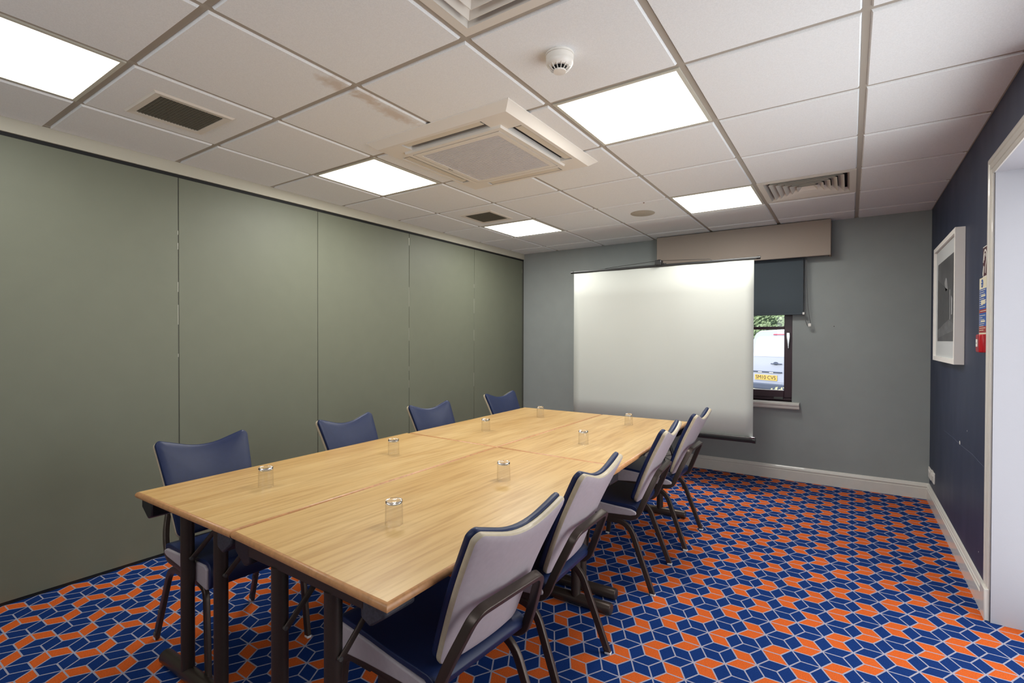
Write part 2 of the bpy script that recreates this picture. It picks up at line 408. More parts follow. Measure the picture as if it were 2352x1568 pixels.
# partition on the left
wl = empty('wall_left'); wl['kind'] = 'structure'
pj_ = [YB, -2.53, -1.56, -.594, .371, 1.337, 2.31, 3.275]
for a, b in zip(pj_, pj_[1:]):
    bm = B((XL - .08, XL, a + .0025, b - .0025, .018, 2.300)); obj('partition_panel', bm, M['partition'], wl, bev=.0015, seg=1)
    obj('joint_strip', B((XL - .05, XL - .004, b - .0025, b + .0025, .018, 2.300)), M['seam'], wl, smooth=False)
bm = B((XL - .06, XL - .01, 3.2775, YF, .0, 2.300)); obj('end_post', bm, M['seam'], wl, smooth=False)
obj('floor_seal', B((XL - .07, XL - .008, YB, YF, 0, .018)), M['black'], wl, smooth=False)
obj('head_gap_shade', B((XL - .07, XL - .012, YB, YF, 2.300, 2.322)), M['black'], wl, smooth=False)  # black strip standing in for the shadow gap above the panels
bm = bmesh.new()
for (y, z0, z1) in ((-.597, 1.86, 1.90), (-.597, 1.95, 1.975), (-.597, 1.60, 1.66), (-.597, 1.40, 1.52), (-.597, 1.20, 1.22), (1.334, 2.19, 2.26), (1.334, 1.62, 1.80), (1.334, 1.3, 1.42), (1.334, .86, .93), (1.334, 1.02, 1.06),
                    (2.307, 1.6, 1.76), (2.307, 1.88, 1.92), (2.307, 1.3, 1.42), (2.307, .8, .95), (3.27, 2.15, 2.2)):
    box(bm, XL - .001, XL + .0006, y - .0012, y + .0012, z0, z1)
obj('worn_edge', bm, M['seamlight'], wl, smooth=False)
struct('trim_1', B((XL - .2, XL, YB, YF, 2.322, H), (XL - .2, XL - .012, YB, YF, H, H + .25)), M['rail'], smooth=False)

# ---------------------------------------------------------------- ceiling grid
LIGHTS = [(1, -3), (1, 0), (4, 0), (4, 3), (1, 3)]
DIFF = [(5, 3), (4, -2)]
AC = (1.335, 2.285, -.165, .785)
ZT = H - .004
bm = bmesh.new(); g = .012; bev = .006
def tile(x0, x1, y0, y1):
    x0 = max(x0, XL); x1 = min(x1, XR); y0 = max(y0, YB); y1 = min(y1, YF)
    if x1 - x0 < .02 or y1 - y0 < .02: return
    a = [(x0, y0), (x1, y0), (x1, y1), (x0, y1)]
    lo = [bm.verts.new((min(max(x, x0 + bev), x1 - bev), min(max(y, y0 + bev), y1 - bev), ZT)) for x, y in a]
    hi = [bm.verts.new((x, y, H + .006)) for x, y in a]
    bm.faces.new(lo).material_index = 0
    for i in range(4): bm.faces.new((lo[i], lo[(i + 1) % 4], hi[(i + 1) % 4], hi[i])).material_index = 0
for i in range(0, 8):
    for j in range(-6, 6):
        if (i, j) in LIGHTS or (i, j) in DIFF: continue
        tile(i * .6 + g, (i + 1) * .6 - g, j * .6 + g, (j + 1) * .6 - g)
for i in range(1, 7):      # tees
    box(bm, i * .6 - .012, i * .6 + .012, YB, YF, H + .004, H + .03, 1)
for j in range(-5, 6):
    box(bm, XL, XR, j * .6 - .0119, j * .6 + .0119, H + .0042, H + .03, 1)
box(bm, XR - .022, XR, YB, YF, H + .001, H + .03, 1); box(bm, XL, XR, YF - .018, YF, H + .001, H + .03, 1); box(bm, XL, XL + .018, YB, YF, H + .001, H + .03, 1)
box(bm, XL - .3, XO, YB - .2, YF + .28, H + .25, H + .3, 0)
o = obj('ceiling', bm, [M['tile'], M['tee']], smooth=False); o['kind'] = 'structure'
struct('trim_2', B((XR - .006, XR, YB, YF, H - .004, H + .004)), M['tee'], smooth=False)

cells_lab = {(1, -3): 'square white recessed ceiling light cut by the left edge of the photo', (1, 0): 'square recessed ceiling light left of the air conditioner, nearest the partition middle',
             (4, 0): 'large bright square ceiling light right of the air conditioner, below the smoke detector', (4, 3): 'square ceiling light beside the louvred diffuser near the window pelmet',
             (1, 3): 'smallest square ceiling light beside the small far grille by the partition corner', (4, -3): 'square ceiling light over the near end of the room, behind the camera'}
for (i, j) in LIGHTS:
    cx, cy = i * .6 + .3, j * .6 + .3
    t = empty('ceiling_light', (cx, cy, H)); tag(t, cells_lab[(i, j)], 'ceiling light', 'recessed square ceiling lights')
    bm = bmesh.new(); r, w = .288, .016
    for (a, b, c, d) in ((-r, r, -r, -r + w), (-r, r, r - w, r), (-r, -r + w, -r + w, r - w), (r - w, r, -r + w, r - w)): box(bm, a, b, c, d, -.002, .05)
    obj('frame', bm, M['lightframe'], t, smooth=False)
    bm = B((-r + w, r - w, -r + w, r - w, .004, .012)); obj('diffuser', bm, M['lamp'], t, smooth=False)
    obj('housing', B((-r, r, -r, r, .05, .08)), M['lightframe'], t, smooth=False)
    la = bpy.data.lights.new('panel_light', 'AREA'); la.shape = 'SQUARE'; la.size = .54; la.energy = LAMPW * (.48 if (i, j) == (1, -3) else 1); la.color = (1, 1, .96); la.spread = math.radians(LSPREAD)
    lo = bpy.data.objects.new('panel_light', la); COL.objects.link(lo); lo.parent = t; lo.location = (0, 0, .003)

# grille vents
def grille(cx, cy, lab):
    t = empty('ceiling_grille', (cx, cy, ZT)); tag(t, lab, 'air vent', 'egg crate ceiling grilles')
    bm = bmesh.new(); ro, ri = .172, .134; e = .007
    for k in range(4):
        a = k * PI / 2; R = Matrix.Rotation(a, 3, 'Z')
        q = [(-ro, -ro, 0), (ro, -ro, 0), (ro - .01, -ro + .01, -e), (-ro + .01, -ro + .01, -e)]; quad(bm, [R @ Vector(p) for p in q])
        q = [(-ro + .01, -ro + .01, -e), (ro - .01, -ro + .01, -e), (ri, -ri, -e * .6), (-ri, -ri, -e * .6)]; quad(bm, [R @ Vector(p) for p in q])
        q = [(-ri, -ri, -e * .6), (ri, -ri, -e * .6), (ri, -ri, 0), (-ri, -ri, 0)]; quad(bm, [R @ Vector(p) for p in q])
    obj('frame', bm, M['ventmetal'], t, smooth=False)
    obj('dark_backing', B((-ri, ri, -ri, ri, -.0012, -.0002)), M['darkslot'], t, smooth=False)  # dark sheet on the solid tile stands in for a shaded hole
    bm = bmesh.new(); n = 20
    for k in range(1, n):
        p = -ri + 2 * ri * k / n
        box(bm, p - .0011, p + .0011, -ri, ri, -.0045, -.0012); box(bm, -ri, ri, p - .0011, p + .0011, -.0044, -.0012)
    o = obj('egg_crate', bm, M['eggcrate'], t, smooth=False); 
grille(.872, -.893, 'grey egg crate ceiling grille beside the light at the left edge')
grille(.888, 1.515, 'small far egg crate ceiling grille beside the farthest light')

# four way diffusers
def diffuser(i, j, lab):
    cx, cy = i * .6 + .3, j * .6 + .3
    t = empty('ceiling_diffuser', (cx, cy, H)); tag(t, lab, 'air vent', 'four way louvred ceiling diffusers')
    bm = bmesh.new()
    def ring(r0, z0, r1, z1):
        for k in range(4):
            R = Matrix.Rotation(k * PI / 2, 3, 'Z')
            quad(bm, [R @ Vector(p) for p in ((-r0, -r0, z0), (r0, -r0, z0), (r1, -r1, z1), (-r1, -r1, z1))])
    ring(.288, .004, .288, -.003); ring(.288, -.003, .252, -.003); ring(.252, -.003, .236, .03)
    obj('frame', bm, M['ventmetal'], t, smooth=False)
    for r in (.222, .182, .142, .102, .062):
        bm = bmesh.new()
        ring(r, -.004, r - .036, .032); ring(r - .0025, -.004, r - .0385, .032); ring(r, -.004, r - .0025, -.004)
        obj('louvre_blade', bm, M['ventmetal'], t, smooth=False)
    obj('dark_backing', B((-.285, .285, -.285, .285, .045, .05)), M['darkslot'], t, smooth=False)  # dark sheet standing in for the shade above the blades
diffuser(5, 3, 'louvred square ceiling diffuser beside the right far light, above the window pelmet')
diffuser(4, -2, 'louvred square ceiling diffuser cut off by the top edge, nearer than the smoke detector')

# air conditioner cassette
t = empty('air_conditioner', ((AC[0] + AC[1]) / 2, (AC[2] + AC[3]) / 2, ZT))
tag(t, 'large square ceiling cassette air conditioner with ribbed grille over the table', 'air conditioner')
bm = bmesh.new()
def ringz(bm, r0, z0, r1, z1, mi=0):
    for k in range(4):
        R = Matrix.Rotation(k * PI / 2, 3, 'Z')
        quad(bm, [R @ Vector(p) for p in ((-r0, -r0, z0), (r0, -r0, z0), (r1, -r1, z1), (-r1, -r1, z1))], mi)
ringz(bm, .475, 0, .475, -.004); ringz(bm, .475, -.004, .432, -.034)
# lower face with four slots
Z = -.034; s0, s1, sl = .330, .41, .27
for k in range(4):
    R = Matrix.Rotation(k * PI / 2, 3, 'Z')
    for q in (((-.432, -.432), (.432, -.432), (.41, -.41), (-.41, -.41)), ((-.41, -.41), (-sl, -.41), (-sl, -s0), (-s0, -s0)), ((sl, -.41), (.41, -.41), (s0, -s0), (sl, -s0))):
        quad(bm, [R @ Vector((x, y, Z)) for x, y in q])
    for q in (((-sl, -.41, Z), (sl, -.41, Z), (sl, -.41, -.012), (-sl, -.41, -.012)), ((-sl, -s0, Z), (sl, -s0, Z), (sl, -s0, -.012), (-sl, -s0, -.012)),
              ((-sl, -s0, Z), (-sl, -.41, Z), (-sl, -.41, -.012), (-sl, -s0, -.012)), ((sl, -s0, Z), (sl, -.41, Z), (sl, -.41, -.012), (sl, -s0, -.012))):
        quad(bm, [R @ Vector(p) for p in q])
    quad(bm, [R @ Vector(p) for p in ((-sl, -.41, -.012), (sl, -.41, -.012), (sl, -s0, -.012), (-sl, -s0, -.012))], 1)
obj('panel', bm, [M['acplastic'], M['darkslot']], t, smooth=False)
bm = bmesh.new()
ringz(bm, s0, Z, s0 - .004, Z - .012); ringz(bm, s0 - .004, Z - .012, .298, Z - .012); ringz(bm, .296, Z - .012, .296, Z - .006); ringz(bm, .294, Z - .006, .294, Z - .013); ringz(bm, .294, Z - .013, .262, Z - .013); ringz(bm, .262, Z - .013, .262, Z - .006)
gr = obj('intake_panel', bm, M['acplastic'], t, smooth=False)
bm = bmesh.new(); box(bm, -.262, .262, -.262, .262, Z - .006, Z - .005, 1)  # darker backing puts the shade between the ribs into the colour
for k in range(44):
    y = -.256 + k * .512 / 43; box(bm, -.262, .262, y - .0034, y + .0034, Z - .012, Z - .007)
obj('ribbed_grille', bm, [M['acgrille'], M['eggcrate']], gr, smooth=False)
bm = bmesh.new()
for (a, b, c) in ((0, .012, .004), (.014, .022, .003), (.026, .034, .004), (.038, .043, .002)): box(bm, -.281, -.281 + c * 1.5, -.02 + a, -.02 + b, Z - .0137, Z - .013)
obj('maker_mark', bm, M['blackmetal'], gr, smooth=False)
for k in range(4):
    R = Matrix.Rotation(k * PI / 2, 3, 'Z'); bm = bmesh.new()
    pts = [R @ Vector(p) for p in ((-sl + .012, -.406, Z + .002), (-sl + .012, -.366, Z + .004), (-sl + .012, -.366, Z + .007), (-sl + .012, -.406, Z + .005))]
    prism(bm, pts, R @ Vector((2 * sl - .024, 0, 0))); obj('air_vane', bm, M['vane'], t, smooth=False)

# smoke detector
t = empty('smoke_detector', (2.640, -.335, ZT)); tag(t, 'white domed smoke detector on the ceiling near the large light', 'smoke detector')
bm = bmesh.new(); lathe(bm, [(0, 0), (.053, 0), (.054, -.003), (.054, -.008), (.050, -.009), (.053, -.010), (.052, -.028), (0.0, -.028)], 40); obj('base', bm, M['smoke'], t)
bm = bmesh.new(); lathe(bm, [(.0, -.0275), (.0515, -.0275), (.052, -.034), (.047, -.043), (.040, -.048), (.038, -.05), (0, -.05)], 40); obj('head', bm, M['smoke'], t)
bm = bmesh.new(); lathe(bm, [(0, -.049), (.029, -.049), (.025, -.060), (0, -.062)], 32); obj('sensor_chamber', bm, M['darkslot'], t)
bm = bmesh.new()
for k in range(14):
    a = 2 * PI * k / 14; c, s = math.cos(a), math.sin(a)
    sweep(bm, [(.041 * c, .041 * s, -.046), (.034 * c, .034 * s, -.056), (.022 * c, .022 * s, -.064)], rsec(.0022, .005), (-s, c, 0))
lathe(bm, [(0, -.061), (.025, -.062), (.024, -.067), (0, -.070)], 28)
obj('cage', bm, M['smoke'], t)
bm = B((-.0545, -.0542, -.02, -.004, -.026, -.024)); bm.free()

bm = bmesh.new(); lathe(bm, [(0, -.0005), (.100, -.0005), (.101, -.002), (.098, -.004), (0, -.004)], 48)
t = obj('ceiling_speaker', bm, M['spk']); t.location = (2.083, 2.135, ZT); tag(t, 'round beige flush speaker in the ceiling before the pelmet', 'speaker')
bm = bmesh.new(); lathe(bm, [(0, 0), (.006, 0), (.006, -.003), (0, -.006)], 12)
t = obj('ceiling_screw', bm, mat('rusty_screw', srgb(120, 84, 64), .7)); t.location = (2.205, 1.82, ZT); tag(t, 'tiny rust brown screw head in the ceiling beyond the round speaker', 'screw')

# ---------------------------------------------------------------- skirting, architrave
SK = [(0, 0), (.018, 0), (.018, .088), (.013, .092), (.013, .098), (.017, .101), (.017, .108), (.012, .113), (.010, .121), (.006, .130), (0, .132)]
def skirt(name, p, q, nrm):
    bm = bmesh.new(); p = Vector(p); q = Vector(q); nrm = Vector(nrm)
    prism(bm, [p + nrm * a + Vector((0, 0, b)) for a, b in SK], q - p); struct(name, bm, M['trim'], smooth=False)
skirt('baseboard_far', (XL, YF, 0), (XR, YF, 0), (0, -1, 0))
skirt('baseboard_right', (XR, OP[1] + .100, 0), (XR, YF, 0), (-1, 0, 0))
skirt('baseboard_back', (XL, YB, 0), (XR, YB, 0), (0, 1, 0))
AR = [(0, 0), (.006, .0), (.0085, .004), (.0085, .022), (.0115, .025), (.0115, .030), (.009, .035), (.009, .054), (.012, .060), (.013, .070), (.011, .080), (.007, .087), (0, .087)]  # (protrusion, across)
bm = bmesh.new()
def arch(bm, y0, y1, zt):
    # mitred frame around the opening; profile across measured outward from the opening edge
    path = [(y1, 0), (y1, zt), (y0, zt), (y0, 0)]; outs = [(1, 0), (1, 1), (-1, 1), (-1, 0)]
    rings = []
    for (y, z), (oy_, oz) in zip(path, outs):
        rings.append([bm.verts.new((XR - a, y + oy_ * b, z + oz * b)) for a, b in AR])
    n = len(AR)
    for A_, B_ in zip(rings, rings[1:]):
        for k in range(n): bm.faces.new((A_[k], A_[(k + 1) % n], B_[(k + 1) % n], B_[k]))
arch(bm, OP[0], OP[1] + .012, OP[3])
struct('trim_3', bm, M['trim'], smooth=False)
struct('trim_4', B((XR - .022, XR, OP[1] + .010, OP[1] + .102, 0, .150)), M['trim'], bev=.004)

# unseen glazed doors added in the deep opening on the right for daylight
dr = empty('added_garden_door'); dr['kind'] = 'structure'
bm = bmesh.new(); Xg = XO - .05
for y in (OP[0], OP[0] + 1.06, OP[1] - .05): box(bm, Xg - .03, Xg + .03, y, y + .05, 0, 2.09)
box(bm, Xg - .03, Xg + .03, OP[0], OP[1], 0, .05); box(bm, Xg - .03, Xg + .03, OP[0], OP[1], 2.04, 2.09)
obj('frame', bm, M['trim'], dr, smooth=False)
obj('pane', B((Xg - .003, Xg + .003, OP[0], OP[1], .05, 2.04)), M['pane'], dr, smooth=False)
w2 = empty('added_transom'); w2['kind'] = 'structure'  # unseen transom added for the daylight glow on the ceiling
bm = bmesh.new()
for y in (TR[0], (TR[0] + TR[1]) / 2, TR[1] - .02): box(bm, XO - .05, XO - .02, y, y + .02, TR[2], TR[3])
obj('frame', bm, M['trim'], w2, smooth=False); obj('pane', B((XO - .037, XO - .033, TR[0], TR[1], TR[2], TR[3])), M['pane'], w2, smooth=False)

# ---------------------------------------------------------------- far window
w1 = empty('window_1'); w1['kind'] = 'structure'
FY = 3.40
bm = bmesh.new()      # outer frame
box(bm, WX0, WX1, FY, FY + .07, WZ0, WZ0 + .028); box(bm, WX0, WX1, FY, FY + .07, WZ1 - .03, WZ1)
box(bm, WX0, WX0 + .03, FY, FY + .07, WZ0, WZ1); box(bm, WX1 - .006, WX1, FY, FY + .07, WZ0, WZ1)
obj('frame', bm, M['frame'], w1, bev=.003)
bm = bmesh.new()      # casement sash
for (a, b) in ((3.036, 3.106), (2.535, 2.605), (2.06, 2.13)): box(bm, a, b, FY - .012, FY + .05, WZ0 + .03, WZ1 - .03)
box(bm, 2.13, 3.036, FY - .0115, FY + .05, WZ0 + .03, .832); box(bm, 2.13, 3.036, FY - .0115, FY + .05, WZ1 - .09, WZ1 - .03)
box(bm, 2.13, 3.036, FY, FY + .04, 1.418, 1.446)
obj('sash', bm, M['frame'], w1, bev=.004)
obj('pane', B((2.06, 3.05, FY + .02, FY + .026, .80, 2.0)), M['pane'], w1, smooth=False)
obj('hinge_plate', B((2.95, 3.03, FY - .016, FY - .002, WZ0 + .012, WZ0 + .034)), M['grey_cap'], w1, bev=.002)
bm = bmesh.new(); box(bm, 3.062, 3.084, FY - .024, FY - .012, 1.33, 1.385); 
prism(bm, [Vector(p) for p in ((3.060, FY - .05, 1.385), (3.086, FY - .05, 1.385), (3.088, FY - .05, 1.352), (3.080, FY - .05, 1.236), (3.070, FY - .05, 1.236), (3.060, FY - .05, 1.352))], (0, .018, 0)); box(bm, 3.066, 3.080, FY - .034, FY - .020, 1.35, 1.375)
hd = obj('window_handle', bm, M['chrome'], w1, bev=.003); hd['label'] = 'polished metal window handle'
bm = bmesh.new()
prism(bm, [Vector((0, y, z)) for y, z in ((YF + .09, WZ0), (YF + .0, WZ0), (3.245, WZ0 - .004), (3.238, WZ0 - .012), (3.240, WZ0 - .026), (3.250, WZ0 - .032), (3.252, WZ0 - .052), (3.262, WZ0 - .062), (YF, WZ0 - .062), (YF, WZ0 - .02), (YF + .09, WZ0 - .02))], (1.225, 0, 0))
bmesh.ops.translate(bm, verts=bm.verts, vec=(1.95, 0, 0)); s_ = obj('window_sill', bm, M['trim'], w1, smooth=False)
# pelmet box
bm = bmesh.new()
prism(bm, [Vector((x, y, 2.066)) for x, y in ((1.86, YF), (1.86, 3.19), (3.415, 3.19), (3.415, YF), (3.40, YF), (3.40, 3.205), (1.875, 3.205), (1.875, YF))], (0, 0, .319)); box(bm, 1.875, 3.40, 3.205, YF, 2.372, 2.385)
t = obj('pelmet', bm, M['pelmet'], bev=.006, seg=3); tag(t, 'long beige fabric covered pelmet box over the window', 'pelmet')
# roller blind
t = empty('roller_blind', (0, 0, 0)); tag(t, 'charcoal grey roller blind half lowered between screen and pelmet', 'blind')
obj('fabric', B((1.95, 3.200, 3.262, 3.264, 1.556, 2.30)), M['blind'], t, smooth=False)
obj('bottom_bar', B((1.95, 3.200, 3.256, 3.268, 1.548, 1.572)), M['blind'], t, bev=.003)
obj('end_cap', B((3.196, 3.212, 3.253, 3.270, 1.549, 1.570)), M['whiteplastic'], t, bev=.002)
bm = bmesh.new()
cp = fillet([(3.219, 3.262, 2.07), (3.217, 3.262, 1.50), (3.238, 3.263, 1.438), (3.262, 3.265, 1.452), (3.240, 3.262, 1.60), (3.226, 3.262, 1.90), (3.226, 3.262, 2.07)], .06, 8)
sweep(bm, cp, csec(.0032, 6), (0, 1, 0)); obj('pull_chain', bm, M['chain'], t)
o = obj('chain_weight', B((3.240, 3.266, 3.254, 3.270, 1.437, 1.468)), M['whiteplastic'], t, bev=.006, seg=3)
bm = bmesh.new(); lathe(bm, [(0, 0), (.004, 0), (.003, -.002), (0, -.002)], 10, axis='x'); t = obj('wall_screw', bm, M['black']); t.rotation_euler = (0, 0, PI / 2); t.location = (3.44, YF, 1.44)
tag(t, 'tiny dark screw in the grey wall right of the blind chain', 'screw')

# ---------------------------------------------------------------- projector screen on a tripod
SY = 2.60
t = empty('projector_screen', (2.04, SY + .08, 0)); tag(t, 'white pull-up projector screen on black tripod behind the table', 'projector screen')
def lp(x, y, z): return Vector((x - 2.04, y - SY - .08, z))
bm = bmesh.new(); n = 24
for k in range(n + 1):
    x = 1.194 + (2.884 - 1.194) * k / n
    for z in (2.00, .47): pass
vs = [[bm.verts.new(lp(1.194 + 1.690 * k / n, SY + .003 * math.sin(k * 1.1) * (1 - abs(j / 6 - .5)), .465 + (2.0 - .465) * j / 6)) for k in range(n + 1)] for j in range(7)]
for j in range(6):
    for k in range(n): bm.faces.new((vs[j][k], vs[j][k + 1], vs[j + 1][k + 1], vs[j + 1][k]))
o = obj('screen_fabric', bm, M['screen'], t); so = o.modifiers.new('thick', 'SOLIDIFY'); so.thickness = .0012
bm = bmesh.new(); p0, p1 = lp(1.18, SY, 2.003), lp(2.915, SY, 2.003); sweep(bm, [p0, p1], rsec(.022, .014, .4), (0, 0, 1)); obj('top_bar', bm, M['blackmetal'], t)
for x in (1.176, 2.919): 
    bm = tube(lp(x - .014, SY, 2.004), lp(x + .014, SY, 2.004), .013); obj('bar_end_cap', bm, M['blackmetal'], t)
bm = bmesh.new(); box(bm, -.015, .045, -.112, -.048, 2.004, 2.052); box(bm, .0, .03, -.085, -.05, 2.03, 2.06); bmesh.ops.translate(bm, verts=bm.verts, vec=(.02, 0, 0)); obj('hook', bm, M['blackmetal'], t, bev=.006)
bm = bmesh.new()
sweep(bm, [lp(1.53, SY, 2.012), lp(1.56, SY, 2.020), lp(2.06, SY, 2.048)], csec(.0022, 6), (0, 1, 0)); sweep(bm, [lp(2.10, SY, 2.048), lp(2.52, SY, 2.026), lp(2.55, SY, 2.012)], csec(.0022, 6), (0, 1, 0))
obj('hanging_wire', bm, M['blackmetal'], t)
bm = bmesh.new(); sweep(bm, [lp(1.19, SY, .47), lp(2.892, SY, .47)], rsec(.046, .046, .3), (0, 0, 1)); cs = obj('screen_case', bm, M['blackmetal'], t)
bm = bmesh.new(); sweep(bm, [lp(1.19, SY - .004, .489), lp(2.885, SY - .004, .489)], rsec(.014, .040, .3), (0, 0, 1)); obj('case_lip', bm, M['grey_cap'], cs)
obj('case_end_cap', tube(lp(2.884, SY, .47), lp(2.906, SY, .47), .027), M['blackmetal'], cs)
o = obj('latch', B((2.86 - 2.04, 2.905 - 2.04, -.112, -.075, .492, .500)), M['chrome'], cs, bev=.002)
obj('pole', tube(lp(2.11, SY + .06, .14), lp(2.11, SY + .06, 2.03), .014), M['blackmetal'], t)
cx, cy = 2.11, SY + .06
for k, an in enumerate((-38, 82, 202)):
    a = math.radians(an); fx, fy = cx + .30 * math.cos(a), cy + .30 * math.sin(a)
    bm = bmesh.new(); sweep(bm, [lp(cx + .02 * math.cos(a), cy + .02 * math.sin(a), .50), lp(fx, fy, .012)], rsec(.020, .010, .3), (-math.sin(a), math.cos(a), 0)); lg = obj('leg', bm, M['blackmetal'], t)
    bm = bmesh.new(); sweep(bm, [lp(cx + .018 * math.cos(a), cy + .018 * math.sin(a), .22), lp(cx + .19 * math.cos(a), cy + .19 * math.sin(a), .20)], rsec(.014, .004, .3), (-math.sin(a), math.cos(a), 0)); obj('brace', bm, M['grey_cap'], t)
    obj('foot_cap', tube(lp(fx, fy, 0), lp(fx, fy, .03), .013), M['blackmetal'], lg)
obj('leg_collar', tube(lp(cx, cy, .46), lp(cx, cy, .53), .024), M['blackmetal'], t)

# ---------------------------------------------------------------- tables
ZTB = .71
def table(name_lab, P, fy):
    """P: corners near-left, near-right, far-right, far-left ; fy: insets of the near and far end frames"""
    P = [Vector((*p, 0)) for p in P]; c = sum(P, Vector()) / 4
    vx = ((P[1] - P[0]) + (P[2] - P[3])) / 2; vy = ((P[3] - P[0]) + (P[2] - P[1])) / 2
    ang = (math.atan2(vx.y, vx.x) + math.atan2(vy.y, vy.x) - PI / 2) / 2
    t = empty('folding_table', (c.x, c.y, 0), ang); tag(t, name_lab, 'table', 'light oak folding tables pushed together')
    R = Matrix.Rotation(-ang, 3, 'Z'); L_ = [R @ (p - c) for p in P]
    def inset(d): 
        s = [(1, 1), (-1, 1), (-1, -1), (1, -1)]
        return [Vector((p.x + a * d, p.y + b * d, 0)) for p, (a, b) in zip(L_, s)]
    I = inset(.009)
    bm = bmesh.new(); prism(bm, [p + Vector((0, 0, ZTB - .024)) for p in I], (0, 0, .0242)); tt = obj('tabletop', bm, M['oak'], t, smooth=False)
    bm = bmesh.new()
    prof = [(0, 0), (-.005, -.002), (-.009, -.008), (-.010, -.014), (-.007, -.021), (0, -.0245)]
    s = [(-1, -1), (1, -1), (1, 1), (-1, 1)]; rings = []
    for p, (a, b) in zip(I, s):
        rings.append([bm.verts.new((p.x - a * u, p.y - b * u, ZTB + v)) for u, v in prof])
    for i in range(4):
        A_, B_ = rings[i], rings[(i + 1) % 4]
        for k in range(len(prof) - 1): bm.faces.new((A_[k], B_[k], B_[k + 1], A_[k + 1]))
    obj('edge_band', bm, M['edge'], tt)
    hx, hy = vx.length / 2, vy.length / 2
    # rails
    ya, yb = -hy + fy[0], hy - fy[1]
    bm = B((-hx + .10, hx - .10, ya - .018, ya + .018, ZTB - .064, ZTB - .025), (-hx + .10, hx - .10, yb - .018, yb + .018, ZTB - .064, ZTB - .025),
           (-hx + .075, -hx + .1, -hy + .12, hy - .12, ZTB - .062, ZTB - .025), (hx - .1, hx - .075, -hy + .12, hy - .12, ZTB - .062, ZTB - .025))
    obj('under_rail', bm, M['legmetal'], t, bev=.003)
    for a in (-1, 1):
        for b in (-1, 1):
            bm = bmesh.new()
            x0, x1 = a * (hx - .025), a * (hx - .115); 
            prism(bm, [Vector(p) for p in ((x0, b * (hy - .022), ZTB - .0245), (x1, b * (hy - .022), ZTB - .0245), (x1, b * (hy - .022), ZTB - .085), ((x0 * .38 + x1 * .62), b * (hy - .022), ZTB - .100), (x0, b * (hy - .022), ZTB - .062))], (0, -b * .10, 0))
            o = obj('corner_block', bm, M['scuffed'] if (a > 0 and b < 0) else M['corner'], t, bev=.006)
    for b in (-1, 1):
        yt = b * (hy - (fy[0] if b < 0 else fy[1]))
        for x in (-.125, .125):
            obj('leg', tube((x, yt, .030), (x, yt, ZTB - .06), .0235, 20), M['legmetal'], t)
            bm = bmesh.new(); sweep(bm, [(x + .028, yt, .47), (x + .028, yt - b * .20, ZTB - .045)], rsec(.005, .020, .3), (1, 0, 0)); o = obj('brace', bm, M['tubemetal'], t)
            bm = tube((x + .02, yt, .475), (x + .034, yt, .475), .006, 10); obj('pivot_bolt', bm, M['grey_cap'], o)
        bm = bmesh.new(); lathe(bm, [(0, -.315), (.024, -.315), (.0275, -.310), (.0275, .310), (.024, .315), (0, .315)], 22, axis='x'); bmesh.ops.translate(bm, verts=bm.verts, vec=(0, yt, .0275))
        obj('foot', bm, M['tubemetal'], t)
    return t
table('near left oak table at the partition side, under the nearest left glass', [(1.231, -1.205), (1.952, -1.205), (1.912, .262), (1.182, .286)], (.095, .06))
table('near right oak table with its corner jutting toward the camera', [(1.955, -1.203), (2.693, -1.229), (2.660, .240), (1.916, .262)], (.040, .030))
table('far left oak table at the partition side, nearer the grey corner', [(1.196, .290), (1.915, .266), (1.893, 1.746), (1.148, 1.742)], (.085, .06))
table('far right oak table in front of the projector screen', [(1.919, .266), (2.657, .244), (2.574, 1.772), (1.896, 1.746)], (.105, .030))

# ---------------------------------------------------------------- chairs
def outline(pts, rads, n=8):
    P = [Vector((x, z, 0)) for x, z in pts]; out = []
    m = len(P)
    for i in range(m):
        a, b, c = P[i - 1], P[i], P[(i + 1) % m]; d1 = (a - b); d2 = (c - b)
        t_ = min(rads[i], d1.length * .49, d2.length * .49); p0 = b + d1.normalized() * t_; p2 = b + d2.normalized() * t_
        for k in range(n + 1):
            s = k / n; q = p0 * (1 - s) ** 2 + b * 2 * s * (1 - s) + p2 * s * s; out.append((q.x, q.y))
    # resample long gaps
    res = []
    for i, p in enumerate(out):
        q = out[(i + 1) % len(out)]; d = math.hypot(q[0] - p[0], q[1] - p[1]); k = max(1, int(d / .025))
        for j in range(k): res.append((p[0] + (q[0] - p[0]) * j / k, p[1] + (q[1] - p[1]) * j / k))
    return res
def pillow(bm, ol, prof, f, cen, close=True):
    """rings of the outline moved inward by distance and out by depth; f maps (u, v, depth) to a point"""
    cx, cz = cen; rings = []
    for ins, dep in prof:
        ring = []
        for (u, v) in ol:
            d = math.hypot(u - cx, v - cz); k = max(0, (d - ins * (1 + .35 * d)) / d) if ins < .9 else 0
            ring.append(f(cx + (u - cx) * k, cz + (v - cz) * k, dep))
        rings.append([bm.verts.new(p) for p in ring])
    n = len(ol)
    for a, b in zip(rings, rings[1:]):
        for i in range(n): bm.faces.new((a[i], a[(i + 1) % n], b[(i + 1) % n], b[i]))
    if close:
        c = bm.verts.new(f(cx, cz, prof[-1][1]))
        for i in range(n): bm.faces.new((rings[-1][i], rings[-1][(i + 1) % n], c))
BV = .436
back_ol = outline([(-.163, 0), (.163, 0), (.198, BV - .016), (.182, BV), (0, BV - .062), (-.182, BV), (-.198, BV - .016)], [.03, .03, .03, .025, .12, .025, .03])
lean = math.radians(24)
